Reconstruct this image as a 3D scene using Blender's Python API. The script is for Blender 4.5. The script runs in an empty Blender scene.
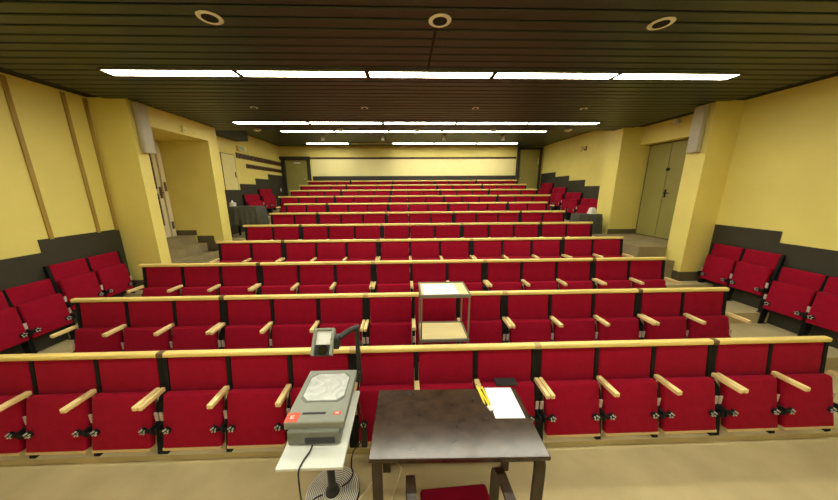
import bpy, bmesh, math, random
from mathutils import Matrix, Vector
random.seed(7)
scene = bpy.context.scene
COL = scene.collection

# ------------------------------------------------------------------ materials
def new_mat(name):
    m = bpy.data.materials.new(name); m.use_nodes = True
    nt = m.node_tree
    for n in list(nt.nodes): nt.nodes.remove(n)
    out = nt.nodes.new('ShaderNodeOutputMaterial')
    b = nt.nodes.new('ShaderNodeBsdfPrincipled')
    nt.links.new(b.outputs[0], out.inputs[0])
    return m, nt, b

def surf(name, col, rough=.6, var=.12, scale=8., bump=0., bscale=200., metal=0., spec=.5, stretch=(1, 1, 1), detail=4., sheen=0., coat=0.):
    m, nt, b = new_mat(name)
    tc = nt.nodes.new('ShaderNodeTexCoord'); mp = nt.nodes.new('ShaderNodeMapping')
    mp.inputs['Scale'].default_value = stretch
    nt.links.new(tc.outputs['Object'], mp.inputs[0])
    nz = nt.nodes.new('ShaderNodeTexNoise'); nz.inputs['Scale'].default_value = scale; nz.inputs['Detail'].default_value = detail
    nt.links.new(mp.outputs[0], nz.inputs['Vector'])
    rp = nt.nodes.new('ShaderNodeValToRGB')
    c0 = [max(0, c*(1-var)) for c in col]; c1 = [min(1, c*(1+var)) for c in col]
    rp.color_ramp.elements[0].position = .3; rp.color_ramp.elements[1].position = .7
    rp.color_ramp.elements[0].color = (*c0, 1); rp.color_ramp.elements[1].color = (*c1, 1)
    nt.links.new(nz.outputs['Fac'], rp.inputs[0]); nt.links.new(rp.outputs[0], b.inputs['Base Color'])
    b.inputs['Roughness'].default_value = rough; b.inputs['Metallic'].default_value = metal
    b.inputs['Specular IOR Level'].default_value = spec
    if sheen: b.inputs['Sheen Weight'].default_value = sheen
    if coat: b.inputs['Coat Weight'].default_value = coat; b.inputs['Coat Roughness'].default_value = .15
    if bump:
        n2 = nt.nodes.new('ShaderNodeTexNoise'); n2.inputs['Scale'].default_value = bscale; n2.inputs['Detail'].default_value = 3
        nt.links.new(mp.outputs[0], n2.inputs['Vector'])
        bp = nt.nodes.new('ShaderNodeBump'); bp.inputs['Strength'].default_value = bump; bp.inputs['Distance'].default_value = .01
        nt.links.new(n2.outputs['Fac'], bp.inputs['Height']); nt.links.new(bp.outputs[0], b.inputs['Normal'])
    return m

def emit(name, col, strength):
    m, nt, b = new_mat(name)
    b.inputs['Base Color'].default_value = (.8, .8, .8, 1)
    b.inputs['Emission Color'].default_value = (*col, 1); b.inputs['Emission Strength'].default_value = strength
    return m

M = dict(
    wall=surf('yellow_wall_paint', (.78, .665, .19), .55, .04, 1.6, .05, 90),
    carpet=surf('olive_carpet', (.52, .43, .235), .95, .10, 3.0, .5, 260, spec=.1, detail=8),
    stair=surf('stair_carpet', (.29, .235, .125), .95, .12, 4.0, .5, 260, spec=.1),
    fabric=surf('maroon_fabric', (.29, .0055, .023), .9, .08, 14, .25, 420, spec=.06, sheen=.02),
    pine=surf('varnished_pine', (.84, .635, .215), .38, .13, 5., .0, 1, spec=.5, stretch=(.35, 6, 6)),
    armwood=surf('armrest_wood', (.82, .64, .30), .42, .10, 6., .0, 1, stretch=(6, .5, 6)),
    ply=surf('plywood', (.55, .38, .17), .5, .12, 6., stretch=(.4, 6, 6)),
    batten=surf('batten_wood', (.36, .235, .04), .5, .2, 5., stretch=(6, 6, .5)),
    black=surf('black_steel', (.008, .008, .008), .6, .2, 30, spec=.2),
    bolt=surf('bright_bolt', (.50, .50, .45), .35, .05, 30, spec=.8),
    tag=surf('pale_tag', (.55, .42, .38), .6, .1, 30),
    dado=surf('charcoal_dado', (.032, .028, .017), .6, .12, 3.0, .1, 150),
    skirt=surf('dark_skirting', (.10, .08, .04), .6, .12, 5),
    slat=surf('ceiling_slat', (.0225, .031, .0195), .40, .10, 2.0, spec=.5, stretch=(.3, 3, 1)),
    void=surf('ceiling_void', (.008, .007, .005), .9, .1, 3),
    duct=surf('duct_box', (.03, .028, .015), .6, .1, 3),
    lightbox=surf('light_housing', (.18, .16, .12), .5, .05, 10),
    unlit=surf('unlit_diffuser', (.30, .25, .16), .4, .05, 10),
    white=surf('white_plastic', (.72, .70, .62), .5, .04, 20),
    ringm=surf('speaker_ring', (.93, .93, .85), .5, .03, 20),
    greyspk=surf('grey_speaker', (.46, .42, .31), .55, .05, 10),
    brown=surf('dark_brown_wood', (.13, .075, .03), .55, .2, 6),
    coatrail=surf('coat_rail_wood', (.075, .032, .012), .5, .2, 6),
    olive=surf('olive_door_paint', (.30, .27, .075), .5, .06, 2.5),
    olived=surf('olive_seam', (.10, .085, .02), .6, .05, 6),
    cream=surf('cream_paint', (.80, .71, .30), .45, .04, 4),
    panel=surf('pale_wall_panel', (.83, .75, .36), .5, .03, 1.5),  # paler than the wall: washed-out lamplight put into the colour
    framew=surf('white_door_frame', (.75, .66, .44), .45, .04, 4),
    glassd=surf('dark_door_glass', (.03, .022, .012), .12, .1, 4),
    wenge=surf('dark_table_wood', (.042, .023, .013), .16, .38, 4.5, .002, 30, spec=.5, stretch=(2.2, 3.4, 4), detail=8),
    wengeleg=surf('dark_bentwood', (.034, .019, .010), .35, .3, 5, stretch=(5, 5, .6)),
    paper=surf('white_paper', (.92, .92, .90), .7, .01, 20),
    board=surf('white_laminate', (.66, .68, .62), .4, .02, 12),
    ohp=surf('grey_plastic', (.25, .265, .22), .5, .05, 14),
    ohpd=surf('darker_grey_plastic', (.165, .175, .14), .5, .05, 14),
    red=surf('red_label', (.75, .10, .05), .5, .05, 20),
    labelp=surf('pale_label_print', (.85, .62, .52), .5, .05, 20),
    blackp=surf('black_plastic', (.015, .015, .015), .45, .1, 20),
    steel=surf('steel_wire', (.62, .62, .58), .3, .05, 20, metal=.9),
    mirror=surf('mirror_glass', (.80, .81, .79), .2, .02, 5),  # white colour stands in for the bright reflection in the mirror
    lensm=surf('polished_lens', (.8, .8, .78), .05, .02, 5, metal=1),
    yel=surf('yellow_pencil', (.90, .68, .03), .4, .05, 20),
    eraser=surf('white_eraser', (.85, .80, .80), .7, .03, 20),
    cordc=surf('cream_cord', (.80, .72, .48), .5, .05, 20),
    shelfw=surf('pale_shelf_wood', (.66, .54, .24), .45, .08, 6, stretch=(.5, 5, 5)),
    cloth=surf('grey_tablecloth', (.085, .085, .065), .9, .1, 10, .2, 250, spec=.1),
    book=surf('dark_cover', (.03, .028, .028), .6, .1, 20),
    green=surf('exit_green', (.40, .52, .32), .5, .05, 20),
)
M['lamp'] = emit('lit_diffuser', (1.0, .96, .77), 15.0)

# Fresnel stage of the overhead projector: pale noise streaks stand in for its reflections
def fresnel():
    m, nt, b = new_mat('fresnel_glass')
    tc = nt.nodes.new('ShaderNodeTexCoord')
    wv = nt.nodes.new('ShaderNodeTexNoise')
    wv.inputs['Scale'].default_value = 9; wv.inputs['Distortion'].default_value = 2.2; wv.inputs['Detail'].default_value = 2
    nt.links.new(tc.outputs['Object'], wv.inputs['Vector'])
    rp = nt.nodes.new('ShaderNodeValToRGB')
    rp.color_ramp.elements[0].color = (.34, .36, .34, 1); rp.color_ramp.elements[1].color = (.82, .84, .82, 1)
    nt.links.new(wv.outputs['Fac'], rp.inputs[0]); nt.links.new(rp.outputs[0], b.inputs['Base Color'])
    bp = nt.nodes.new('ShaderNodeBump'); bp.inputs['Strength'].default_value = .3; bp.inputs['Distance'].default_value = .01
    nt.links.new(wv.outputs['Fac'], bp.inputs['Height']); nt.links.new(bp.outputs[0], b.inputs['Normal'])
    b.inputs['Roughness'].default_value = .10
    return m
M['fresnel'] = fresnel()

# ------------------------------------------------------------------ mesh helpers
def BM(): return bmesh.new()

def box(bm, x0, x1, y0, y1, z0, z1, bev=0., seg=2, mat=None):
    g = bmesh.ops.create_cube(bm, size=1)
    vs = g['verts']
    for v in vs:
        v.co = Vector(((x0+x1)/2+v.co.x*(x1-x0), (y0+y1)/2+v.co.y*(y1-y0), (z0+z1)/2+v.co.z*(z1-z0)))
    if bev:
        es = list({e for v in vs for e in v.link_edges})
        r = bmesh.ops.bevel(bm, geom=es, offset=bev, segments=seg, affect='EDGES', profile=.5)
        vs = list({v for f in r['faces'] for v in f.verts} | {v for v in vs if v.is_valid})
    if mat is not None: bmesh.ops.transform(bm, matrix=mat, verts=vs)
    return vs

def cyl(bm, c, r, h, axis='Z', n=16, r2=None):
    g = bmesh.ops.create_cone(bm, cap_ends=True, segments=n, radius1=r, radius2=r if r2 is None else r2, depth=h)
    rot = {'Z': Matrix(), 'X': Matrix.Rotation(math.pi/2, 4, 'Y'), 'Y': Matrix.Rotation(-math.pi/2, 4, 'X')}[axis]
    bmesh.ops.transform(bm, matrix=Matrix.Translation(c) @ rot, verts=g['verts'])
    return g['verts']

def torus(bm, c, R, r, n=40, k=8, sz=1.):
    ring = []
    for i in range(n):
        a = 2*math.pi*i/n
        ring.append([bm.verts.new((c[0]+(R+r*math.cos(2*math.pi*j/k))*math.cos(a), c[1]+(R+r*math.cos(2*math.pi*j/k))*math.sin(a), c[2]+r*sz*math.sin(2*math.pi*j/k))) for j in range(k)])
    for i in range(n):
        for j in range(k):
            bm.faces.new((ring[i][j], ring[(i+1) % n][j], ring[(i+1) % n][(j+1) % k], ring[i][(j+1) % k]))

def tube(bm, pts, r, k=8, smooth=True):
    """round bar through the points (Catmull-Rom when smooth)"""
    P = [Vector(p) for p in pts]
    if smooth and len(P) > 2:
        Q = []
        for i in range(len(P)-1):
            p0 = P[max(i-1, 0)]; p1 = P[i]; p2 = P[i+1]; p3 = P[min(i+2, len(P)-1)]
            for s in range(6):
                t = s/6
                Q.append(.5*((2*p1)+(-p0+p2)*t+(2*p0-5*p1+4*p2-p3)*t*t+(-p0+3*p1-3*p2+p3)*t**3))
        Q.append(P[-1]); P = Q
    rings = []
    for i, p in enumerate(P):
        d = (P[min(i+1, len(P)-1)]-P[max(i-1, 0)]).normalized()
        up = Vector((0, 0, 1)) if abs(d.z) < .9 else Vector((1, 0, 0))
        a = d.cross(up).normalized(); b = a.cross(d)
        rings.append([bm.verts.new(p+a*r*math.cos(2*math.pi*j/k)+b*r*math.sin(2*math.pi*j/k)) for j in range(k)])
    for i in range(len(rings)-1):
        for j in range(k): bm.faces.new((rings[i][j], rings[i][(j+1) % k], rings[i+1][(j+1) % k], rings[i+1][j]))
    bm.faces.new(rings[0][::-1]); bm.faces.new(rings[-1])

def prism(bm, pts, axis, a0, a1):
    """closed outline (2-D points) pushed along an axis: X uses (y,z), Y uses (x,z), Z uses (x,y)"""
    f = {'X': lambda p, a: (a, p[0], p[1]), 'Y': lambda p, a: (p[0], a, p[1]), 'Z': lambda p, a: (p[0], p[1], a)}[axis]
    A = [bm.verts.new(f(p, a0)) for p in pts]; B = [bm.verts.new(f(p, a1)) for p in pts]
    n = len(pts)
    fs = [bm.faces.new(A), bm.faces.new(B[::-1])]
    for i in range(n): fs.append(bm.faces.new((A[i], B[i], B[(i+1) % n], A[(i+1) % n])))
    return A+B

def strip(bm, pts, w, th, x0):
    """bent flat bar in the YZ plane: width w along X starting at x0, thickness th"""
    P = [Vector((0, p[0], p[1])) for p in pts]
    inn, out = [], []
    for i, p in enumerate(P):
        d = (P[min(i+1, len(P)-1)]-P[max(i-1, 0)]).normalized(); n = Vector((0, -d.z, d.y))
        inn.append(p-n*th/2); out.append(p+n*th/2)
    o = [(q.y, q.z) for q in inn]+[(q.y, q.z) for q in out[::-1]]
    rows = []
    for x in (x0, x0+w):
        rows.append([bm.verts.new((x, a, b)) for a, b in o])
    n = len(o); h = len(P)
    for i in range(n): bm.faces.new((rows[0][i], rows[0][(i+1) % n], rows[1][(i+1) % n], rows[1][i]))
    for r in rows:
        for i in range(h-1):
            bm.faces.new((r[i], r[i+1], r[n-2-i], r[n-1-i]))

def mesh(name, bm, mat, smooth=False, angle=40):
    bmesh.ops.recalc_face_normals(bm, faces=bm.faces[:])
    me = bpy.data.meshes.new(name); bm.to_mesh(me); bm.free()
    me.materials.append(M[mat])
    if smooth:
        for p in me.polygons: p.use_smooth = True
        try: me.set_sharp_from_angle(angle=math.radians(angle))
        except Exception: pass
    return me

def link(name, me, parent=None, loc=None):
    o = bpy.data.objects.new(name, me); COL.objects.link(o)
    if parent is not None: o.parent = parent
    if loc is not None: o.location = loc
    return o

def obj(name, bm, mat, parent=None, smooth=False, loc=None):
    return link(name, mesh(name, bm, mat, smooth), parent, loc)

def tag(o, label, cat, group=None):
    o['label'] = label; o['category'] = cat
    if group: o['group'] = group
    return o

def thing(name, label, cat, loc=(0, 0, 0), rz=0., group=None):
    o = link(name, None); o.location = loc; o.rotation_euler = (0, 0, rz)
    return tag(o, label, cat, group)

def struct(name, bm, mat, parent=None, smooth=False):
    o = obj(name, bm, mat, parent, smooth)
    if parent is None: o['kind'] = 'structure'
    return o

def dup(root, label, loc, rz=0., group=None, skip=()):
    r = root.copy(); COL.objects.link(r); r.location = loc; r.rotation_euler = (0, 0, rz)
    r['label'] = label
    if group: r['group'] = group
    for ch in list(root.children):
        if ch.get('slot') in skip: continue
        c = ch.copy(); COL.objects.link(c); c.parent = r
        for g in list(ch.children):
            d = g.copy(); COL.objects.link(d); d.parent = c
    return r

# ------------------------------------------------------------------ measures
WL, WR, PL, PR, YP = -4.91, 5.70, -4.325, 5.22, 4.73
YB = 11.37
ZC1, ZC2, YSTEP = 3.71, 3.99, 7.0
NR, PITCH, RISE = 11, .848, .173
def front(k): return 1.96+PITCH*k          # riser of platform k
def fz(k): return .05+RISE*k               # platform height
def railY(k): return 2.13+PITCH*k

# ------------------------------------------------------------------ room shell
SIDE_L = [1.96, 2.81, 3.68, 4.52, 5.40, 6.30, 7.05, 8.40, 9.29, 10.17, 11.05]
SIDE_R = [1.96, 2.81, 3.70, 4.52, 5.40, 6.30, 7.40, 8.55, 9.42, 10.31, 11.10]
bm = BM()
for fr, xa, xb in ((SIDE_L, WL-.1, -3.86), ([front(k) for k in range(NR)], -3.86, 4.56), (SIDE_R, 4.56, WR+.1)):
    pts = [(-3.2, 0.), (fr[0], 0.)]
    for k in range(NR):
        pts.append((fr[k], fz(k)))
        pts.append((fr[k+1] if k < NR-1 else YB+.3, fz(k)))
    pts += [(YB+.3, -.25), (-3.2, -.25)]
    prism(bm, pts, 'X', xa, xb)
struct('floor', bm, 'carpet')

bm = BM()
box(bm, WL-.2, WL, -3.2, YP, -.2, 4.15)
box(bm, -5.75, PL, YP, 4.93, -.2, 4.15)
box(bm, -5.75, PL, 4.93, 6.45, 3.385, 4.15)
box(bm, -5.75, -5.42, 4.93, 6.45, -.2, 3.385)
box(bm, -5.75, PL, 6.45, 6.75, -.2, 4.15)
box(bm, WL-.2, WL, 6.75, YB+.2, -.2, 4.15)
struct('wall_left', bm, 'wall')
bm = BM()
box(bm, WR, WR+.2, -3.2, YP, -.2, 4.15)
box(bm, PR, 6.15, YP, 5.07, -.2, 4.15)
box(bm, WR, 6.15, 5.07, 6.68, 3.32, 4.15)
box(bm, 5.95, 6.15, 5.07, 6.68, -.2, 3.32)
box(bm, PR, 6.15, 6.68, 7.2, -.2, 4.15)
box(bm, WR, WR+.2, 7.2, YB+.2, -.2, 4.15)
struct('wall_right', bm, 'wall')
bm = BM(); box(bm, WL-.2, WR+.2, YB, YB+.2, -.2, 4.15); struct('wall_back', bm, 'wall')
bm = BM(); box(bm, WL-.2, WR+.2, -3.4, -3.2, -.2, 4.15); struct('wall_front', bm, 'wall')

# slatted ceiling, lower in front, higher over the back rows
bm = BM()
SP, SW = .15, .124
n = int((YSTEP+3.2)/SP)
for i in range(n+1):
    y = YSTEP-.02-SP*i
    box(bm, WL+.26, WR-.26, y-SW, y, ZC1, ZC1+.02, .006, 1)
y = YSTEP+.10
while y < YB-.1:
    box(bm, WL+.12, WR-.12, y, y+SW, ZC2, ZC2+.02, .006, 1); y += SP
box(bm, WL+.09, WR-.09, YSTEP-.02, YSTEP, ZC1, ZC2+.08)
struct('ceiling', bm, 'slat')
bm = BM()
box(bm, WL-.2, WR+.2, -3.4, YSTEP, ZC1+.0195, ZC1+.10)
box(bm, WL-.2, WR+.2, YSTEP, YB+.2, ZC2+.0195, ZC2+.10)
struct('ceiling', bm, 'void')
bm = BM(); box(bm, WL, WL+.36, YSTEP, 8.5, ZC1, ZC2+.06); struct('trim_1', bm, 'duct')
bm = BM(); box(bm, .285, .31, 2.75, 3.62, ZC1-.006, ZC1+.004); struct('trim_2', bm, 'black')

# stairs in the left recess, landing on the right
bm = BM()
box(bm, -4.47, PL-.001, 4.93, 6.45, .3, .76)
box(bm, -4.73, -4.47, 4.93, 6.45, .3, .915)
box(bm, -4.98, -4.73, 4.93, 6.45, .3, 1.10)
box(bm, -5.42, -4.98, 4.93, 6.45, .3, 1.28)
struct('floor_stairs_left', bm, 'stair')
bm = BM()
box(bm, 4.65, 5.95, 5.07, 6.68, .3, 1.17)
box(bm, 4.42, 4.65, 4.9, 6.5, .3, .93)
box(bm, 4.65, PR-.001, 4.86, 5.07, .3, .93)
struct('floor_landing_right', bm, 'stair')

# skirting
bm = BM()
box(bm, WL, PL+.012, YP-.012, YP, fz(3), fz(3)+.18)
box(bm, PL, PL+.012, YP, 4.93, fz(3), fz(3)+.18)
box(bm, -5.42, -4.93, 6.438, 6.45, 1.28, 1.40)
box(bm, -4.93, -4.55, 6.438, 6.45, .9, 1.265)
box(bm, -4.55, PL, 6.438, 6.45, .7, 1.13)
struct('baseboard_left', bm, 'skirt')
bm = BM()
box(bm, PR-.012, WR, YP-.012, YP, fz(3), fz(3)+.18)
box(bm, PR-.012, PR, YP, 4.86, fz(3), fz(3)+.18)
box(bm, PR-.012, 5.95, 6.668, 6.68, 1.17, 1.29)
struct('baseboard_right', bm, 'skirt')

# stepped dark dado panels
def dado(name, wallx, inward, profile):
    bm = BM()
    for (y0, y1, zb, zt) in profile:
        x0, x1 = sorted((wallx, wallx+inward*.015))
        box(bm, x0, x1, y0, y1, zb, zt)
    struct(name, bm, 'dado')
dado('trim_3', WL, 1, [(.2, 1.1, 0, .98), (1.1, 1.96, 0, 1.15), (1.96, 2.81, 0, 1.33), (2.81, 3.68, .1, 1.5), (3.68, YP-.012, .2, 1.675),
                       (6.75, 7.55, .5, 2.16), (7.55, 8.40, .8, 2.33), (8.40, 9.29, 1., 2.505), (9.29, 10.17, 1.2, 2.70), (10.17, YB, 1.4, 2.88)])
dado('trim_4', WR, -1, [(.2, 1.1, 0, .98), (1.1, 2.0, 0, 1.14), (2.0, 2.93, 0, 1.31), (2.93, 3.83, .1, 1.485), (3.83, YP-.012, .2, 1.655),
                        (7.2, 7.66, .7, 2.21), (7.66, 8.55, .9, 2.385), (8.55, 9.42, 1.1, 2.58), (9.42, 10.31, 1.3, 2.75), (10.31, YB, 1.4, 2.925)])
bm = BM(); box(bm, -3.70, 4.62, YB-.015, YB, 1.7, 2.86); struct('trim_5', bm, 'dado')
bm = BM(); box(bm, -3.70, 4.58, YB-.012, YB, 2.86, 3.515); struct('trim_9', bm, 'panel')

# wooden battens on the near left wall
for i, y in enumerate((3.82, 4.41, 4.685)):
    bm = BM(); box(bm, WL, WL+.022, y-.024, y+.024, 1.66, ZC1-.01, .004)
    struct('trim_%d' % (6+i), bm, 'batten')

# doors -------------------------------------------------------------
bm = BM(); box(bm, 5.915, 5.95, 5.50, 6.085, 1.19, 3.29); box(bm, 5.915, 5.95, 6.10, 6.62, 1.19, 3.29)
d2 = struct('door_2', bm, 'olive')
bm = BM(); box(bm, 5.925, 5.95, 6.62, 6.66, 1.17, 3.32); box(bm, 5.925, 5.95, 5.46, 5.50, 1.17, 3.32); box(bm, 5.925, 5.95, 5.46, 6.66, 3.29, 3.32); box(bm, 5.93, 5.95, 6.084, 6.101, 1.19, 3.29)
box(bm, 5.92, 5.95, 5.46, 6.66, 1.17, 1.19)
obj('door_frame', bm, 'olived', d2)
bm = BM(); cyl(bm, (5.895, 6.04, 2.20), .012, .05, 'X', 10); box(bm, 5.872, 5.884, 5.93, 6.05, 2.19, 2.212, .004)
box(bm, 5.905, 5.916, 6.02, 6.06, 2.10, 2.28, .004)
obj('door_handle', bm, 'black', d2)
bm = BM(); cyl(bm, (5.905, 6.07, 2.72), .035, .03, 'X', 12); obj('door_closer', bm, 'black', d2)

bm = BM()                                            # left recess door
box(bm, -5.420, -5.360, 5.30, 5.38, 1.28, 3.36); box(bm, -5.420, -5.360, 6.30, 6.40, 1.28, 3.36); box(bm, -5.420, -5.360, 5.38, 6.30, 3.26, 3.36)
box(bm, -5.420, -5.380, 5.38, 5.50, 1.28, 3.26); box(bm, -5.420, -5.380, 6.18, 6.27, 1.28, 3.26); box(bm, -5.420, -5.380, 5.5, 6.18, 2.25, 2.35); box(bm, -5.420, -5.380, 5.5, 6.18, 1.28, 1.55); box(bm, -5.420, -5.380, 5.5, 6.18, 3.14, 3.26)
d1 = struct('door_1', bm, 'framew')
bm = BM(); box(bm, -5.415, -5.395, 5.5, 6.18, 1.55, 2.25); box(bm, -5.415, -5.395, 5.5, 6.18, 2.35, 3.14); obj('glass_pane', bm, 'glassd', d1)
bm = BM(); box(bm, -5.380, -5.355, 6.20, 6.245, 2.15, 2.40, .005); cyl(bm, (-5.340, 6.22, 2.27), .012, .05, 'X', 10); box(bm, -5.320, -5.310, 6.12, 6.24, 2.26, 2.282); obj('door_handle', bm, 'brown', d1)
bm = BM(); box(bm, -5.360, -5.350, 6.32, 6.38, 1.45, 1.62, .002); box(bm, -5.360, -5.350, 6.32, 6.38, 2.3, 2.5, .002); obj('hinge', bm, 'brown', d1)

bm = BM(); box(bm, -4.74, -3.88, YB-.035, YB, 1.78, 3.48)      # back doors
d3 = struct('door_3', bm, 'olive')
bm = BM(); box(bm, -4.91, -3.74, YB-.14, YB, 3.49, 3.61); box(bm, -4.89, -4.74, YB-.07, YB, 1.78, 3.49); box(bm, -3.88, -3.76, YB-.07, YB, 1.78, 3.49)
obj('door_frame', bm, 'dado', d3)
bm = BM(); cyl(bm, (-4.0, YB-.06, 2.75), .02, .05, 'Y', 10); obj('door_handle', bm, 'steel', d3)
bm = BM(); box(bm, -4.40, -4.13, YB-.045, YB-.035, 3.345, 3.405, .003); tag(obj('door_sign', bm, 'white'), 'small pale sign plate near the top of the olive door at the back left', 'sign')
bm = BM(); box(bm, 4.70, 5.52, YB-.035, YB, 1.78, 3.86)
d4 = struct('door_4', bm, 'olive')
bm = BM(); box(bm, 4.60, 4.70, YB-.09, YB, 1.78, 3.96); box(bm, 5.52, 5.62, YB-.07, YB, 1.78, 3.96); box(bm, 4.60, 5.62, YB-.09, YB, 3.86, 3.96)
obj('door_frame', bm, 'dado', d4)
bm = BM(); cyl(bm, (4.80, YB-.06, 2.75), .02, .05, 'Y', 10); obj('door_handle', bm, 'steel', d4)
bm = BM(); box(bm, 5.46, 5.50, YB-.055, YB-.035, 3.3, 3.55); obj('door_closer', bm, 'steel', d4)

# ------------------------------------------------------------------ auditorium seat (rail face at local y=0, facing -y)
GAPH, SWD, DIV = .0435, .502, .036
STEP = SWD+DIV
def seat_proto(name, side=False):
    dz = .15 if side else 0.
    tb = .925 if side else .836
    w = SWD/2-(.012 if side else .004)
    if side: w = .212
    t = thing(name, 'seat', 'seat')
    # reclined padded backrest
    def lean(bm, zb, zt, yb, yt, th, w_, r):
        """padded slab whose front face runs from (yb, zb) up to (yt, zt)"""
        box(bm, -w_, w_, 0, th, -.5*(zt-zb), .5*(zt-zb), r, 4)
        for v in bm.verts:
            f = (v.co.z+.5*(zt-zb))/(zt-zb)
            v.co.y += yb+(yt-yb)*f; v.co.z += .5*(zt+zb)
    bm = BM(); lean(bm, .50+dz*.6, tb, -.022, .018, .045, w, .012) if not side else lean(bm, .58, tb, -.030, .002, .04, w, .012)
    obj('backrest', bm, 'fabric', t, True)
    # folded-up seat pad
    z0, z1, yb_, yt_ = (.265, .715, -.132, -.092) if side else (.098, .552, -.205, -.098)
    bm = BM(); lean(bm, z0, z1, yb_, yt_, .060, w-.001, .020)
    obj('seat_cushion', bm, 'fabric', t, True)
    bm = BM(); lean(bm, z0-.010, z0+.012, yb_-.002 if not side else yb_+.03, yb_+.003 if not side else yb_+.03, .064 if not side else .03, w-.003, .003)
    lean_b = BM(); lean(lean_b, z0, z1-.05, yb_+.061, yt_+.052, .010, w-.003, .003)
    lean_b.to_mesh(_tmp := bpy.data.meshes.new('tmp')); bm.from_mesh(_tmp); bpy.data.meshes.remove(_tmp); lean_b.free()
    obj('seat_shell', bm, 'black' if side else 'ply', t)
    zh = .36 if side else .268; yh = yb_+(yt_-yb_)*(zh-z0)/(z1-z0)
    d = SWD/2+DIV/2 if not side else .230
    for s in (-1, 1):
        bm = BM()                                   # hinge: bolt plate and arm reaching to the side frame
        x = s*(w-.050)
        cyl(bm, (x, yh-.010, zh), .030, .016, 'Y', 14)
        x0, x1 = sorted((x+s*.022, s*(d-.018))); box(bm, x0, x1, yh-.030, yh-.008, zh-.013, zh+.013, .004, 1)
        hi = obj('hinge', bm, 'black', t, True); hi['slot'] = 'hinge'
        bm = BM()
        for a in range(5):
            an = a*2*math.pi/5+.3
            cyl(bm, (x+.020*math.cos(an), yh-.022, zh+.020*math.sin(an)), .0068, .013, 'Y', 8)
        obj('bolt', bm, 'bolt', hi, True)
    def frame(x, nm, fw=.026, hw=.0165):
        bm = BM()
        g = prism(bm, [(-.10, .012), (-.02, .012), (.04, .6), (.04, tb-.003), (.01, tb-.003), (-.03, .6), (-.06, .5), (-.09, zh+.04)] if side else [(-.165, .012), (-.02, .012), (-.01, .5), (.045, .6), (.045, tb-.003), (.02, tb-.003), (-.018, .5+dz*.6), (-.075, .45+dz*.6), (-.115, zh+.04)], 'X', x-hw, x+hw)
        box(bm, x-fw, x+fw, -.160 if not side else -.11, .02, 0., .010, .003, 1)
        box(bm, x-.013, x+.013, yh-.030, yh+.06, zh-.035, zh+.035, .006, 1)
        o = obj('side_frame', bm, 'black', t); o['slot'] = nm
        bm = BM(); box(bm, x-.0135, x+.0135, -.122+(.02 if side else 0), -.112+(.02 if side else 0), zh+.045, zh+.125); g = obj('number_tag', bm, 'tag', o)
    if not side:
        for nm, x in (('R', d), ('L', -d)):
            frame(x, nm)
            bm = BM()
            box(bm, x-.022, x+.022, -.270, -.045, .550, .588, .006, 2)
            a = obj('armrest', bm, 'armwood', t, True); a['slot'] = nm
        # frames and arms of the module ends sit a little further in
        for nm, x in (('RE', SWD/2+.0225), ('LE', -SWD/2-.0225)):
            frame(x, nm, .019, .0200)
            bm = BM()
            box(bm, x-.0165, x+.0165, -.270, -.045, .550, .588, .006, 2)
            a = obj('armrest', bm, 'armwood', t, True); a['slot'] = nm
    else:
        frame(d, 'R'); frame(-d, 'L')
    return t

proto = seat_proto('auditorium_chair')
ORD = ['first', 'second', 'third', 'fourth', 'fifth', 'sixth', 'seventh', 'eighth', 'ninth', 'tenth', 'eleventh', 'twelfth', 'thirteenth', 'fourteenth', 'fifteenth']
ROWN = ['front row', 'second row', 'third row', 'fourth row', 'fifth row', 'sixth row', 'seventh row', 'eighth row', 'ninth row', 'tenth row', 'topmost back row']
for k in range(NR):
    sx = 1. if k < 5 else .965
    X0, MW = (-2.14 if k < 5 else -2.045), (2*GAPH+3*SWD+2*DIV)*sx
    mods = []
    if k < 3: mods = [(X0-MW, 3)]
    elif k < 7: mods = [(X0-(2*GAPH+2*SWD+DIV)*sx, 2)]
    else: mods = [(X0-MW, 3)]
    mods += [(X0, 3), (X0+MW, 3), (X0+2*MW, 3)]
    mods += [(X0+3*MW, 2 if k < 7 else 3)]
    tot = sum(n for _, n in mods); i = 0
    for mi, (x0, nn) in enumerate(mods):
        for q in range(nn):
            x = x0+(GAPH+SWD/2+STEP*q)*sx
            keep = {'hinge'}
            keep.add('RE' if q == nn-1 else 'R')
            if q == 0: keep.add('LE')
            skip = {'R', 'L', 'RE', 'LE'}-keep
            if i == 0: lab = 'maroon folding seat at the left end of the %s' % ROWN[k]
            elif i == tot-1: lab = 'maroon folding seat at the right end of the %s' % ROWN[k]
            else: lab = 'maroon folding seat in the %s, %s from its left end' % (ROWN[k], ORD[i])
            c = dup(proto, lab, (x, railY(k), fz(k)), 0, 'maroon seats of the %s' % ROWN[k], skip); c.scale.x = sx
            i += 1
    # wooden rail capping the row
    xa = mods[0][0]+GAPH*sx-.07; xb = mods[-1][0]+(GAPH+mods[-1][1]*SWD+(mods[-1][1]-1)*DIV)*sx+.04
    xc = (xa+xb)/2
    r = thing('wooden_rail', 'varnished pine rail capping the seat backs of the %s' % ROWN[k], 'rail', (xc, railY(k), fz(k)), 0, 'pine rails of the seat rows')
    bm = BM(); box(bm, xa-xc, xb-xc, 0, .058, .837, .881, .013, 3); obj('rail_bar', bm, 'pine', r, True)
    for mi, (x0, nn) in enumerate(mods[1:]):
        bm = BM(); box(bm, x0-xc-.036, x0-xc+.036, -.0015, .0595, .835, .8825, .013, 3)
        j = obj('joint_plate', bm, 'brown' if mi in (0, 3) else 'ply', r, True)

# remove the pattern seat (only copies are used)
for ch in list(proto.children):
    for g in list(ch.children): bpy.data.objects.remove(g)
    bpy.data.objects.remove(ch)
bpy.data.objects.remove(proto)

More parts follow.
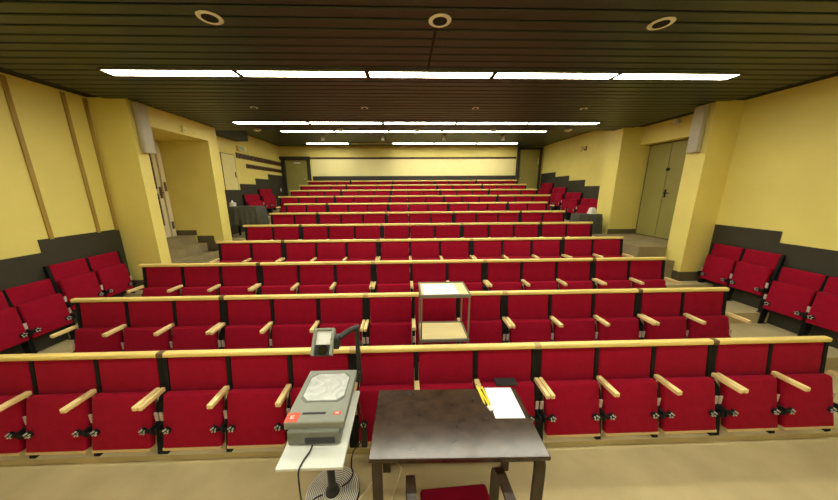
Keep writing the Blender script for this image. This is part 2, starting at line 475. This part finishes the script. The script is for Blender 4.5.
# seats along the side walls
sp = seat_proto('wall_chair', True)
first = True
def wall_seat(y, z, left, label, group):
    x = WL+.068 if left else WR-.068
    dup(sp, label, (x, y, z), math.pi/2 if left else -math.pi/2, group)
NEAR = ['nearest', 'second nearest', 'third nearest', 'farthest']
for i, (y, k) in enumerate(((3.00, 1), (3.45, 1), (3.90, 2), (4.36, 2))):
    wall_seat(y-.02, fz(k), True, 'maroon folding seat by the battened left wall, %s of four' % NEAR[i], 'seats along the near left wall')
for i, (y, k) in enumerate(((3.02, 1), (3.47, 1), (3.95, 2), (4.41, 2))):
    wall_seat(y, fz(k), False, 'maroon folding seat against the near right wall, %s of four' % NEAR[i], 'seats along the near right wall')
for i, y in enumerate((8.66, 9.08, 9.55, 9.97)):
    wall_seat(y, fz(7 if i < 2 else 8), True, 'maroon folding seat behind the cloth table on the left, %s of four' % NEAR[i], 'seats along the far left wall')
F8 = ['nearest', 'second nearest', 'third nearest', 'fourth nearest', 'fifth nearest', 'third farthest', 'second farthest', 'farthest']
for i, y in enumerate((7.88, 8.31, 8.79, 9.20, 9.67, 10.08, 10.55, 10.97)):
    wall_seat(y, fz(6+i//2), False, 'maroon folding seat below the stepped dado on the far right, %s of eight' % F8[i], 'seats along the far right wall')
for ch in list(sp.children):
    for g in list(ch.children): bpy.data.objects.remove(g)
    bpy.data.objects.remove(ch)
bpy.data.objects.remove(sp)

# ------------------------------------------------------------------ ceiling lights
def light_proto(lit):
    t = thing('ceiling_light', 'light', 'ceiling light')
    L, W = 1.538, .19
    bm = BM()
    box(bm, -L/2, L/2, -W/2, -W/2+.014, -.02, 0); box(bm, -L/2, L/2, W/2-.014, W/2, -.02, 0)
    box(bm, -L/2, -L/2+.014, -W/2, W/2, -.02, 0); box(bm, L/2-.014, L/2, -W/2, W/2, -.02, 0)
    box(bm, -L/2, L/2, -W/2, W/2, -.004, 0)
    obj('housing', bm, 'lightbox', t)
    bm = BM(); box(bm, -L/2+.014, L/2-.014, -W/2+.014, W/2-.014, -.016, -.006)
    obj('diffuser', bm, 'lamp' if lit else 'unlit', t)
    return t
lp = light_proto(True)
LROW = ['nearest', 'second', 'third', 'farthest', 'front', 'foremost']
PLACE = ['leftmost', 'second from the left', 'middle', 'second from the right', 'rightmost']
rows = [(3.72, ZC1), (6.193, ZC1), (8.459, ZC2), (10.524, ZC2), (1.35, ZC1), (-1.05, ZC1)]  # last two rows are added out of view to brighten the front
LPOS = ['in the nearest visible row', 'in the second visible row', 'in the first row under raised ceiling', 'by the back wall', 'over the front table', 'by the front wall']
firstl = True
for r, (y, z) in enumerate(rows):
    for i in range(5):
        x = -3.575+7.84*(i+.5)/5
        if r == 3 and i == 1:
            u = light_proto(False); u.location = (x, y, z)
            u['label'] = 'unlit ceiling light in the farthest light row'; u['group'] = 'ceiling lights of the farthest row'
            continue
        lab = 'lit ceiling light, %s of five %s' % (PLACE[i], LPOS[r])
        if firstl:
            lp.location = (x, y, z); lp['label'] = lab; lp['group'] = 'ceiling lights of the nearest row'; firstl = False
        else: dup(lp, lab, (x, y, z), 0, 'ceiling lights of the %s row' % LROW[r])

# round ceiling speakers, downlights, spot cylinders
P3 = ['left', 'middle', 'right']
def ring_thing(name, label, cat, loc, R, group):
    t = thing(name, label, cat, loc, 0, group)
    bm = BM(); torus(bm, (0, 0, 0), R*.79, R*.21, 40, 8, .35); obj('trim_ring', bm, 'ringm', t, True)
    bm = BM(); cyl(bm, (0, 0, .0), R*.62, .012, 'Z', 28); obj('grille', bm, 'void', t)
    return t
for i, x in enumerate((-1.60, .32, 2.26)):
    ring_thing('ceiling_speaker', 'round ceiling speaker with pale ring, %s one of three above the front' % P3[i], 'ceiling speaker', (x, 2.65, ZC1-.004), .098, 'round ceiling speakers')
for i, x in enumerate((-2.59, -.68, 1.28, 3.24)):
    ring_thing('downlight', 'small round downlight between the first two light rows, %s of four' % ['leftmost', 'second from the left', 'second from the right', 'rightmost'][i], 'downlight', (x, 5.16, ZC1-.004), .062, 'small round downlights')
for i, x in enumerate((-3.43, -1.50, .32, 2.15, 3.99)):
    t = thing('smoke_detector', 'small pale ceiling fitting before the ceiling step, %s of five' % PLACE[i], 'ceiling fitting', (x, 6.86, ZC1), 0, 'pale fittings before the ceiling step')
    bm = BM(); cyl(bm, (0, 0, -.012), .085, .024, 'Z', 20, .075); obj('base', bm, 'ringm', t, True)
    bm = BM(); cyl(bm, (0, 0, -.035), .05, .022, 'Z', 16, .06); obj('dome', bm, 'white', t, True)
for i, x in enumerate((-2.57, -.67, 1.30, 3.22)):
    t = thing('ceiling_spotlight', 'small cylinder spotlight under the raised back ceiling, %s of four' % ['leftmost', 'second from the left', 'second from the right', 'rightmost'][i], 'spotlight', (x, 9.2, ZC2), 0, 'cylinder spotlights at the back')
    bm = BM(); cyl(bm, (0, 0, -.075), .06, .15, 'Z', 18); obj('can', bm, 'greyspk', t, True)
    bm = BM(); cyl(bm, (0, 0, -.152), .045, .01, 'Z', 18); obj('reflector', bm, 'blackp', t)
t = thing('wall_sensor', 'small white dome sensor on the wall above the double doors', 'sensor', (5.62, 5.80, 3.64))
bm = BM(); cyl(bm, (0, 0, 0), .05, .09, 'Z', 16, .04); obj('dome', bm, 'white', t, True)
bm = BM(); box(bm, .0, .08, -.02, .02, -.02, .02); obj('bracket', bm, 'greyspk', t)
t = thing('wall_sensor', 'small cream sensor box above the left stair opening', 'sensor', (PL, 5.76, 3.48))
bm = BM(); box(bm, 0, .045, -.035, .035, -.06, .06, .006); obj('case', bm, 'cream', t, True)
bm = BM(); box(bm, .045, .05, -.02, .02, -.035, -.01, .002); obj('lens', bm, 'greyspk', t)

# column speakers on the pilasters
def col_speaker(loc, s, label):
    t = thing('column_speaker', label, 'speaker', loc, 0, 'column speakers on the pilasters')
    x0, x1 = sorted((s*.025, s*.095))
    bm = BM(); box(bm, x0, x1, -.095, .095, 0, .77, .008, 2); obj('cabinet', bm, 'greyspk', t, True)
    bm = BM(); box(bm, x0+.012, x1-.012, -.102, -.094, .02, .75, .003, 1); xx = sorted((s*.094, s*.099)); box(bm, xx[0], xx[1], -.084, .084, .02, .75); obj('grille', bm, 'greyspk', t)
    x0, x1 = sorted((0, s*.03))
    bm = BM(); box(bm, x0, x1, -.05, .05, .05, .16); box(bm, x0, x1, -.05, .05, .6, .7); obj('bracket', bm, 'brown', t)
col_speaker((PL, 4.88, 2.92), 1, 'grey column speaker high on the pilaster beside the left stair opening')
col_speaker((PR, 4.90, 2.92), -1, 'grey column speaker high on the pilaster beside the double doors')

# far left wall: cabinet door, coat rails, exit sign, switch
t = thing('wall_cabinet', 'flush cream cabinet door in the far left wall', 'cabinet', (WL, 8.0, 2.33))
bm = BM(); box(bm, 0, .012, -.28, .30, 0, .97, .002, 1); obj('door', bm, 'cream', t)
bm = BM(); box(bm, 0, .008, -.30, .32, -.0, .985); obj('frame', bm, 'olived', t)
bm = BM(); box(bm, .012, .03, .22, .25, .35, .5, .003, 1); obj('handle', bm, 'brown', t)
def coat_rail(label, a, b, loc, axis, hook_n, h):
    t = thing('coat_rail', label, 'coat rail', loc, 0, 'coat rails')
    bm = BM()
    if axis == 'Y': box(bm, 0, .025, a, b, -h/2, h/2, .004, 1)
    else: box(bm, a, b, -.025, 0, -h/2, h/2, .004, 1)
    obj('board', bm, 'coatrail', t)
    for i in range(hook_n):
        u = a+(b-a)*(i+.5)/hook_n
        bm = BM()
        if axis == 'Y': tube(bm, [(.02, u, -.01), (.06, u, -.02), (.075, u, .02)], .007, 6)
        else: tube(bm, [(u, -.02, -.01), (u, -.06, -.02), (u, -.075, .02)], .007, 6)
        obj('hook', bm, 'black', t)
coat_rail('upper of the two dark brown coat rails on the far left wall', 8.40, 11.30, (WL, 0, 3.32), 'Y', 14, .15)
coat_rail('lower of the two dark brown coat rails on the far left wall', 8.86, 11.30, (WL, 0, 3.055), 'Y', 12, .125)
coat_rail('long dark coat rail with hooks across the back wall', -3.74, 4.58, (0, YB, 3.555), 'X', 40, .075)
t = thing('exit_sign', 'small pale exit light box above the coat rails on the left', 'exit sign', (WL, 8.68, 3.53))
bm = BM(); box(bm, 0, .07, -.21, .21, -.075, .075, .008, 2); obj('case', bm, 'cream', t, True)
bm = BM(); box(bm, .07, .074, -.17, .06, -.05, .05); obj('panel', bm, 'green', t)
t = thing('light_switch', 'small white switch on the dark dado by the back left door', 'switch', (WL+.015, 11.05, 2.33))
bm = BM(); box(bm, 0, .012, -.04, .04, -.06, .06, .004); obj('plate', bm, 'white', t)
bm = BM(); box(bm, .012, .02, -.018, .018, -.03, .03, .003); obj('rocker', bm, 'white', t)
t = thing('wall_spotlight', 'small bracketed fixture high on the far right wall', 'wall light', (WR, 8.72, 3.54))
bm = BM(); box(bm, -.03, 0, -.05, .05, -.06, .06, .004); obj('bracket', bm, 'brown', t)
bm = BM(); box(bm, -.20, -.03, -.04, .04, -.02, .06, .01); obj('head', bm, 'cream', t, True)
bm = BM(); tube(bm, [(-.03, 0, -.02), (-.12, .06, -.05), (-.03, .16, -.08)], .008, 6); obj('arm', bm, 'brown', t)

# cloth-covered tables at the row ends
def cloth_mesh(x0, x1, y0, y1, zt, drop, seed):
    rnd = random.Random(seed)
    bm = BM(); N = 26
    per = []
    for (ax, ay), (bx, by) in (((x0, y0), (x1, y0)), ((x1, y0), (x1, y1)), ((x1, y1), (x0, y1)), ((x0, y1), (x0, y0))):
        for i in range(N): per.append((ax+(bx-ax)*i/N, ay+(by-ay)*i/N))
    cx, cy = (x0+x1)/2, (y0+y1)/2
    n = len(per); rings = []
    top = [bm.verts.new((px, py, zt)) for px, py in per]
    rings.append(top)
    for lv in range(1, 7):
        f = lv/6
        row = []
        for i, (px, py) in enumerate(per):
            c = (i % N)/N
            fold = .030*f*math.sin(i*1.45+seed)+.012*f*math.sin(i*2.3)
            ox, oy = px-cx, py-cy; l = math.hypot(ox, oy)
            corner = .03*f*math.exp(-((min(c, 1-c))/.08)**2)
            dx, dy = ox/l*(fold+.012+corner), oy/l*(fold+.012+corner)
            hem = drop+.10*math.exp(-((min(c, 1-c))/.12)**2)
            row.append(bm.verts.new((px+dx, py+dy, zt-hem*f)))
        rings.append(row)
    for a, b in zip(rings, rings[1:]):
        for i in range(n): bm.faces.new((a[i], a[(i+1) % n], b[(i+1) % n], b[i]))
    bm.faces.new(top)
    return bm
def side_table(x0, x1, y0, y1, zf, zt, drop, label, clabel, seed):
    t = thing('side_table', label, 'table', ((x0+x1)/2, (y0+y1)/2, zf), 0, 'side tables under grey cloths')
    hx, hy, hz = (x1-x0)/2-.03, (y1-y0)/2-.03, zt-zf-.012
    bm = BM(); box(bm, -hx, hx, -hy, hy, hz-.03, hz, .004, 1); obj('table_top', bm, 'brown', t)
    for sx in (-1, 1):
        for sy in (-1, 1):
            bm = BM(); box(bm, sx*(hx-.03)-.02, sx*(hx-.03)+.02, sy*(hy-.03)-.02, sy*(hy-.03)+.02, 0, hz-.03, .003, 1); obj('leg', bm, 'black', t)
    me = cloth_mesh(x0, x1, y0, y1, zt, drop, seed)
    o = obj('tablecloth', me, 'cloth', None, True)
    sol = o.modifiers.new('thick', 'SOLIDIFY'); sol.thickness = .006; sol.offset = 1
    tag(o, clabel, 'tablecloth', 'grey tablecloths')
side_table(-4.66, -3.86, 7.12, 7.62, fz(6), 1.895, .50, 'table hidden under a grey cloth in front of the far left seats', 'grey cloth with deep folds draped over the left side table', 1)
side_table(4.44, 5.02, 6.70, 7.03, fz(5), 1.665, .55, 'table hidden under a grey cloth in front of the far right seats', 'grey pleated cloth draped over the right side table', 2)
t = thing('tissue_box', 'small white box standing on the left cloth-covered table', 'box', (-4.52, 7.30, 1.902))
bm = BM(); box(bm, -.055, .055, -.055, .055, 0, .10, .006); obj('carton', bm, 'white', t)
bm = BM(); cyl(bm, (-.01, 0, .125), .035, .06, 'Z', 8, .012); obj('tissue', bm, 'paper', t, True)
t = thing('paper_box', 'white tapered box with a notched top on the right cloth-covered table', 'box', (4.86, 6.86, 1.672))
bm = BM(); cyl(bm, (0, 0, .07), .11, .14, 'Z', 4, .075); bmesh.ops.rotate(bm, verts=bm.verts[:], cent=(0, 0, 0), matrix=Matrix.Rotation(math.pi/4, 3, 'Z')); obj('carton', bm, 'white', t)
bm = BM()
for a in (-.03, .02): box(bm, a, a+.012, -.05, .05, .13, .155)
obj('flap', bm, 'paper', t)

# ------------------------------------------------------------------ front table and what is on it
RT = math.radians(-1.2)
tb = thing('desk_table', 'dark brown table with a worn glossy top at the front', 'table', (.312, 1.535, 0), RT)
bm = BM(); box(bm, -.545, .545, -.285, .285, .722, .75, .005, 2); obj('table_top', bm, 'wenge', tb); tb.scale = (.985, .985, 1.02)
bm = BM()
box(bm, -.47, .47, -.235, -.215, .66, .722); box(bm, -.47, .47, .215, .235, .66, .722); box(bm, -.49, -.47, -.23, .23, .66, .722); box(bm, .47, .49, -.23, .23, .66, .722)
obj('apron', bm, 'wengeleg', tb)
for sx in (-1, 1):
    for sy in (-1, 1):
        bm = BM()
        pts = [(sy*.255, 0), (sy*.255, .60), (sy*.25, .665), (sy*.225, .700), (sy*.17, .71)]
        strip(bm, pts, .062, .030, sx*.50-.031)
        obj('leg', bm, 'wengeleg', tb, True)
t = thing('paper_sheet', 'white sheet of paper at the right edge of the dark table', 'paper', (.713, 1.668, .7655), math.radians(-1.5)); 
bm = BM(); box(bm, -.103, .103, -.145, .145, 0, .0016); o = obj('paper_sheet', bm, 'paper'); o.location = t.location; o.rotation_euler = t.rotation_euler
tag(o, 'white sheet of paper at the right edge of the dark table', 'paper'); bpy.data.objects.remove(t)
for i, (x, y, a, ln) in enumerate(((.562, 1.742, 93, .17), (.580, 1.715, 99, .19), (.600, 1.73, 94, .16))):
    t = thing('pencil', 'yellow pencil beside the white sheet, %s one of three' % ['left', 'middle', 'right'][i], 'pencil', (x, y+.008, .7725), math.radians(a), 'yellow pencils on the dark table')
    bm = BM(); cyl(bm, (0, 0, 0), .0075, ln, 'X', 6); obj('barrel', bm, 'yel', t)
    bm = BM(); cyl(bm, (-ln/2-.012, 0, 0), .0015, .024, 'X', 6, .0075); obj('tip', bm, 'shelfw', t)
    bm = BM(); cyl(bm, (ln/2+.006, 0, 0), .007, .012, 'X', 8); obj('end_cap', bm, 'blackp', t)
bm = BM(); box(bm, -.018, .018, -.022, .022, 0, .012, .003)
o = obj('eraser', bm, 'eraser'); o.location = (.598, 1.61, .7655); o.rotation_euler = (0, 0, .3)
tag(o, 'small white eraser between pencils and white sheet', 'eraser')

# armchair pushed to the table
ch = thing('armchair', 'dark bentwood armchair with a red seat pushed under the dark table', 'armchair', (.305, 1.025, 0), math.radians(3))
for s, x in ((-1, -.305), (1, .235)):
    bm = BM()
    pts = [(.27, 0), (.285, .3), (.285, .555), (.275, .60), (.25, .628), (.20, .638), (-.02, .625), (-.20, .60), (-.25, .575), (-.275, .53), (-.27, .3), (-.31, 0)]
    strip(bm, pts, .055, .022, x); obj('arm_frame', bm, 'wengeleg', ch, True)
    x0, x1 = sorted((x+(.055 if s < 0 else 0), s*.20))
    for y in (.24, -.15):
        bm = BM(); cyl(bm, ((x0+x1)/2, y, .385), .010, abs(x1-x0)+.01, 'X', 10); obj('stretcher', bm, 'steel', ch, True)
bm = BM(); box(bm, -.215, .215, -.20,   .318, .40, .450, .022, 4); obj('seat_pad', bm, 'fabric', ch, True)
bm = BM(); box(bm, -.215, .215, -.195, .295, .365, .384, .005, 1); obj('seat_board', bm, 'wengeleg', ch)
bm = BM(); box(bm, -.215, .215, -.022, .022, -.13, .13, .018, 4)
bmesh.ops.transform(bm, matrix=Matrix.Translation((0, -.25, .665)) @ Matrix.Rotation(math.radians(12), 4, 'X'), verts=bm.verts[:]); obj('backrest', bm, 'fabric', ch, True)
for s in (-1, 1):
    bm = BM(); tube(bm, [(s*.19, -.19, .36), (s*.19, -.245, .55), (s*.19, -.29, .72)], .011, 8); obj('back_post', bm, 'wengeleg', ch, True)

# ------------------------------------------------------------------ overhead projector on its stand
st = thing('projector_stand', 'white-topped projector stand on a round ringed base', 'stand', (-.583, 1.585, 0))
bm = BM(); box(bm, -.195, .20, -.312, .308, .688, .710, .004, 2); obj('table_top', bm, 'board', st)
bm = BM(); cyl(bm, (0, .05, .354), .028, .663, 'Z', 20); cyl(bm, (0, .05, .678), .075, .02, 'Z', 20); obj('pole', bm, 'blackp', st, True)
bm = BM(); cyl(bm, (0, .05, .012), .205, .024, 'Z', 48, .19); cyl(bm, (0, .05, .05), .06, .07, 'Z', 24, .034); bs = obj('base', bm, 'blackp', st, True)
bm = BM()
for i in range(11): torus(bm, (0, .05, .026), .055+i*.0140, .0046, 48, 6)
obj('ring', bm, 'white', bs, True)

pj = thing('overhead_projector', 'grey overhead projector with glass stage on the white stand', 'projector', (-.597, 1.70, .710))
bm = BM(); box(bm, -.165, .165, -.282, .175, .001, .104, .010, 2); obj('lower_body', bm, 'ohpd', pj)
bm = BM(); box(bm, -.055, .135, -.288, -.280, .018, .062, .003, 1); obj('front_slot', bm, 'blackp', pj)
bm = BM(); box(bm, -.192, .192, -.255, .255, .112, .168, .010, 3); tr = obj('top_case', bm, 'ohp', pj)
def octa(a, b, c): return [(-a+c, -b), (a-c, -b), (a, -b+c), (a, b-c), (a-c, b), (-a+c, b), (-a, b-c), (-a, -b+c)]
bm = BM(); vs = prism(bm, octa(.155, .150, .04), 'Z', .166, .1705); bmesh.ops.translate(bm, verts=vs, vec=(0, .062, 0)); obj('stage_frame', bm, 'ohpd', pj)
bm = BM(); prism(bm, octa(.145, .138, .045), 'Z', -.002, .002); o = obj('glass_stage', bm, 'fresnel', pj); o.location = (0, .062, .1715)
bm = BM(); box(bm, -.095, .058, -.192, -.175, .168, .1705, .001, 1); obj('vent_slot', bm, 'blackp', pj)
bm = BM(); box(bm, -.190, -.108, -.250, -.175, .168, .1695); lb = obj('red_label', bm, 'red', pj)
lb['label'] = 'square red label with pale mark'
bm = BM(); box(bm, -.162, -.152, -.225, -.198, .1695, .1702); box(bm, -.150, -.138, -.225, -.220, .1695, .1702); box(bm, -.150, -.138, -.203, -.198, .1695, .1702); box(bm, -.150, -.138, -.214, -.209, .1695, .1702); obj('label_mark', bm, 'labelp', lb)
bm = BM(); box(bm, .108, .158, -.200, -.172, .168, .1695); lb2 = obj('red_label', bm, 'red', pj); lb2['label'] = 'small red label beside the vent slot'
bm = BM(); box(bm, .120, .145, -.192, -.180, .1695, .1702); obj('label_mark', bm, 'labelp', lb2)
bm = BM(); box(bm, .19, .222, .235, .275, .05, .56, .004, 1); box(bm, .185, .226, .225, .285, .06, .165, .006, 1); po = obj('post', bm, 'blackp', pj, True)
bm = BM(); cyl(bm, (.228, .255, .40), .016, .025, 'X', 14); obj('focus_knob', bm, 'blackp', po, True)
bm = BM()
dv = Vector((.02, .09, .535)); 
tube(bm, [(.206, .255, .545), (.15, .20, .545), (.085, .125, .525)], .022, 10); box(bm, .045, .105, .07, .15, .47, .56, .01, 2)
obj('arm', bm, 'blackp', pj, True)
# tilted lens head: open frame, mirror, lens
hd = Matrix.Translation((-.005, .075, .535)) @ Matrix.Rotation(math.radians(48), 4, 'X')
bm = BM()
for s in (-1, 1): box(bm, s*.066-.010, s*.066+.010, -.095, .095, -.022, .022, .004, 1, hd)
box(bm, -.066, .066, .078, .095, -.02, .02, .003, 1, hd)
hf = obj('lens_head', bm, 'ohp', pj)
bm = BM(); box(bm, -.056, .056, -.02, .078, -.006, .0, .002, 1, hd); obj('mirror', bm, 'mirror', hf)
bm = BM(); box(bm, -.056, .056, -.095, -.02, -.03, -.012, .004, 1, hd); obj('lens_holder', bm, 'blackp', hf)
bm = BM(); g = cyl(bm, (0, -.055, -.008), .036, .012, 'Z', 24); bmesh.ops.transform(bm, matrix=hd, verts=g); obj('lens', bm, 'lensm', hf)

for c_ in pj.children:
    if c_.name.split('.')[0] not in ('lower_body', 'front_slot'): c_.location.z -= .018

bm = BM(); tube(bm, [(-.60, 1.404, .735), (-.605, 1.375, .720), (-.625, 1.32, .7165), (-.631, 1.278, .7195), (-.634, 1.258, .709), (-.636, 1.251, .67), (-.64, 1.26, .50), (-.67, 1.36, .28), (-.72, 1.47, .10), (-.705, 1.565, .052), (-.675, 1.595, .040), (-.648, 1.606, .040)], .0055, 8)
tag(obj('power_cord', bm, 'blackp', None, True), 'black cord hanging from the projector over the front of its white stand', 'cord')
bm = BM(); tube(bm, [(-.372, 1.80, .66), (-.365, 1.84, .45), (-.37, 1.85, .28), (-.46, 1.86, .14), (-.47, 1.80, .06), (-.45, 1.76, .040), (-.47, 1.70, .037), (-.52, 1.66, .037)], .0055, 8); box(bm, -.385, -.335, 1.835, 1.865, .20, .38, .008, 2)
tag(obj('power_cord', bm, 'blackp', None, True), 'black cord with plug block dangling behind the projector stand', 'cord')
bm = BM(); tube(bm, [(-.44, 1.50, .006), (-.37, 1.59, .006), (-.30, 1.69, .006), (-.23, 1.78, .006), (-.14, 1.86, .006), (-.06, 1.82, .006), (-.07, 1.75, .006), (-.12, 1.59, .006), (-.13, 1.45, .006), (-.10, 1.30, .006)], .0055, 8)
tag(obj('floor_cord', bm, 'cordc', None, True), 'cream cord looping on the carpet under the dark table', 'cord')

# ------------------------------------------------------------------ trolley between the first two rows
tr = thing('trolley', 'tall two-shelf metal trolley standing between the first two seat rows', 'trolley', (.375, 2.525, fz(0)))
def shelf(z, nm, mat):
    bm = BM(); box(bm, -.228, .228, -.168, .168, z, z+.012, .002, 1); s = obj(nm, bm, mat, tr)
    bm = BM()
    for y in (-.175, .175): box(bm, -.238, .238, y-.008, y+.008, z-.014, z+.020, .004, 1)
    for x in (-.233, .233): box(bm, x-.008, x+.008, -.178, .178, z-.014, z+.020, .004, 1)
    obj('rim', bm, 'lightbox', s, True)
shelf(1.272, 'upper_shelf', 'shelfw'); shelf(.812, 'lower_shelf', 'shelfw')
for sx in (-1, 1):
    for sy in (-1, 1):
        bm = BM(); cyl(bm, (sx*.228, sy*.168, .67), .008, 1.22, 'Z', 10); lg = obj('leg', bm, 'lightbox', tr, True)
        bm = BM(); cyl(bm, (sx*.228, sy*.168, .03), .03, .022, 'X', 14); box(bm, sx*.228-.013, sx*.228+.013, sy*.168-.015, sy*.168+.015, .035, .065); obj('caster', bm, 'blackp', lg, True)
bm = BM(); box(bm, -.165, .165, -.15, .13, 0, .004); o = obj('paper_sheet', bm, 'paper'); o.location = (.335, 2.518, fz(0)+1.2855); o.rotation_euler = (0, 0, math.radians(2))
tag(o, 'white sheet of paper on the upper shelf of the tall trolley', 'paper')
# dark notebook on a folded front-row seat
bm = BM(); box(bm, -.095, .095, -.04, .04, 0, .022, .003, 1)
o = obj('notebook', bm, 'book'); o.location = (.885, 2.062, fz(0)+.5545); o.rotation_euler = (math.radians(2), 0, math.radians(-2))
tag(o, 'thin dark notebook lying on a folded front-row seat behind the table', 'notebook')

# ------------------------------------------------------------------ world, camera, view
w = bpy.data.worlds.new('room_dark'); scene.world = w; w.use_nodes = True
w.node_tree.nodes['Background'].inputs[0].default_value = (.02, .018, .012, 1)
w.node_tree.nodes['Background'].inputs[1].default_value = .2

F, PI_, YA, RO, CX = 268.117, math.radians(12.631), math.radians(1.74), math.radians(-.323), 413.134
fw = Vector((math.sin(YA)*math.cos(PI_), math.cos(YA)*math.cos(PI_), -math.sin(PI_)))
rt = Vector((math.cos(YA), -math.sin(YA), 0)); up = rt.cross(fw)
r2 = rt*math.cos(RO)+up*math.sin(RO); u2 = up*math.cos(RO)-rt*math.sin(RO)
cd = bpy.data.cameras.new('camera'); cam = bpy.data.objects.new('camera', cd); COL.objects.link(cam)
mw = Matrix((r2, u2, -fw)).transposed().to_4x4(); mw.translation = (0, 0, 2.3)
cam.matrix_world = mw
cd.sensor_width = 36; cd.lens = 36*F/838; cd.shift_x = (419-CX)/838; cd.clip_start = .05; cd.clip_end = 60
scene.camera = cam
vs = scene.view_settings
vs.view_transform = 'Standard'; vs.look = 'None'; vs.gamma = 1; vs.use_curve_mapping = False; vs.exposure = 1.06
scene.cycles.max_bounces = 8; scene.cycles.diffuse_bounces = 5
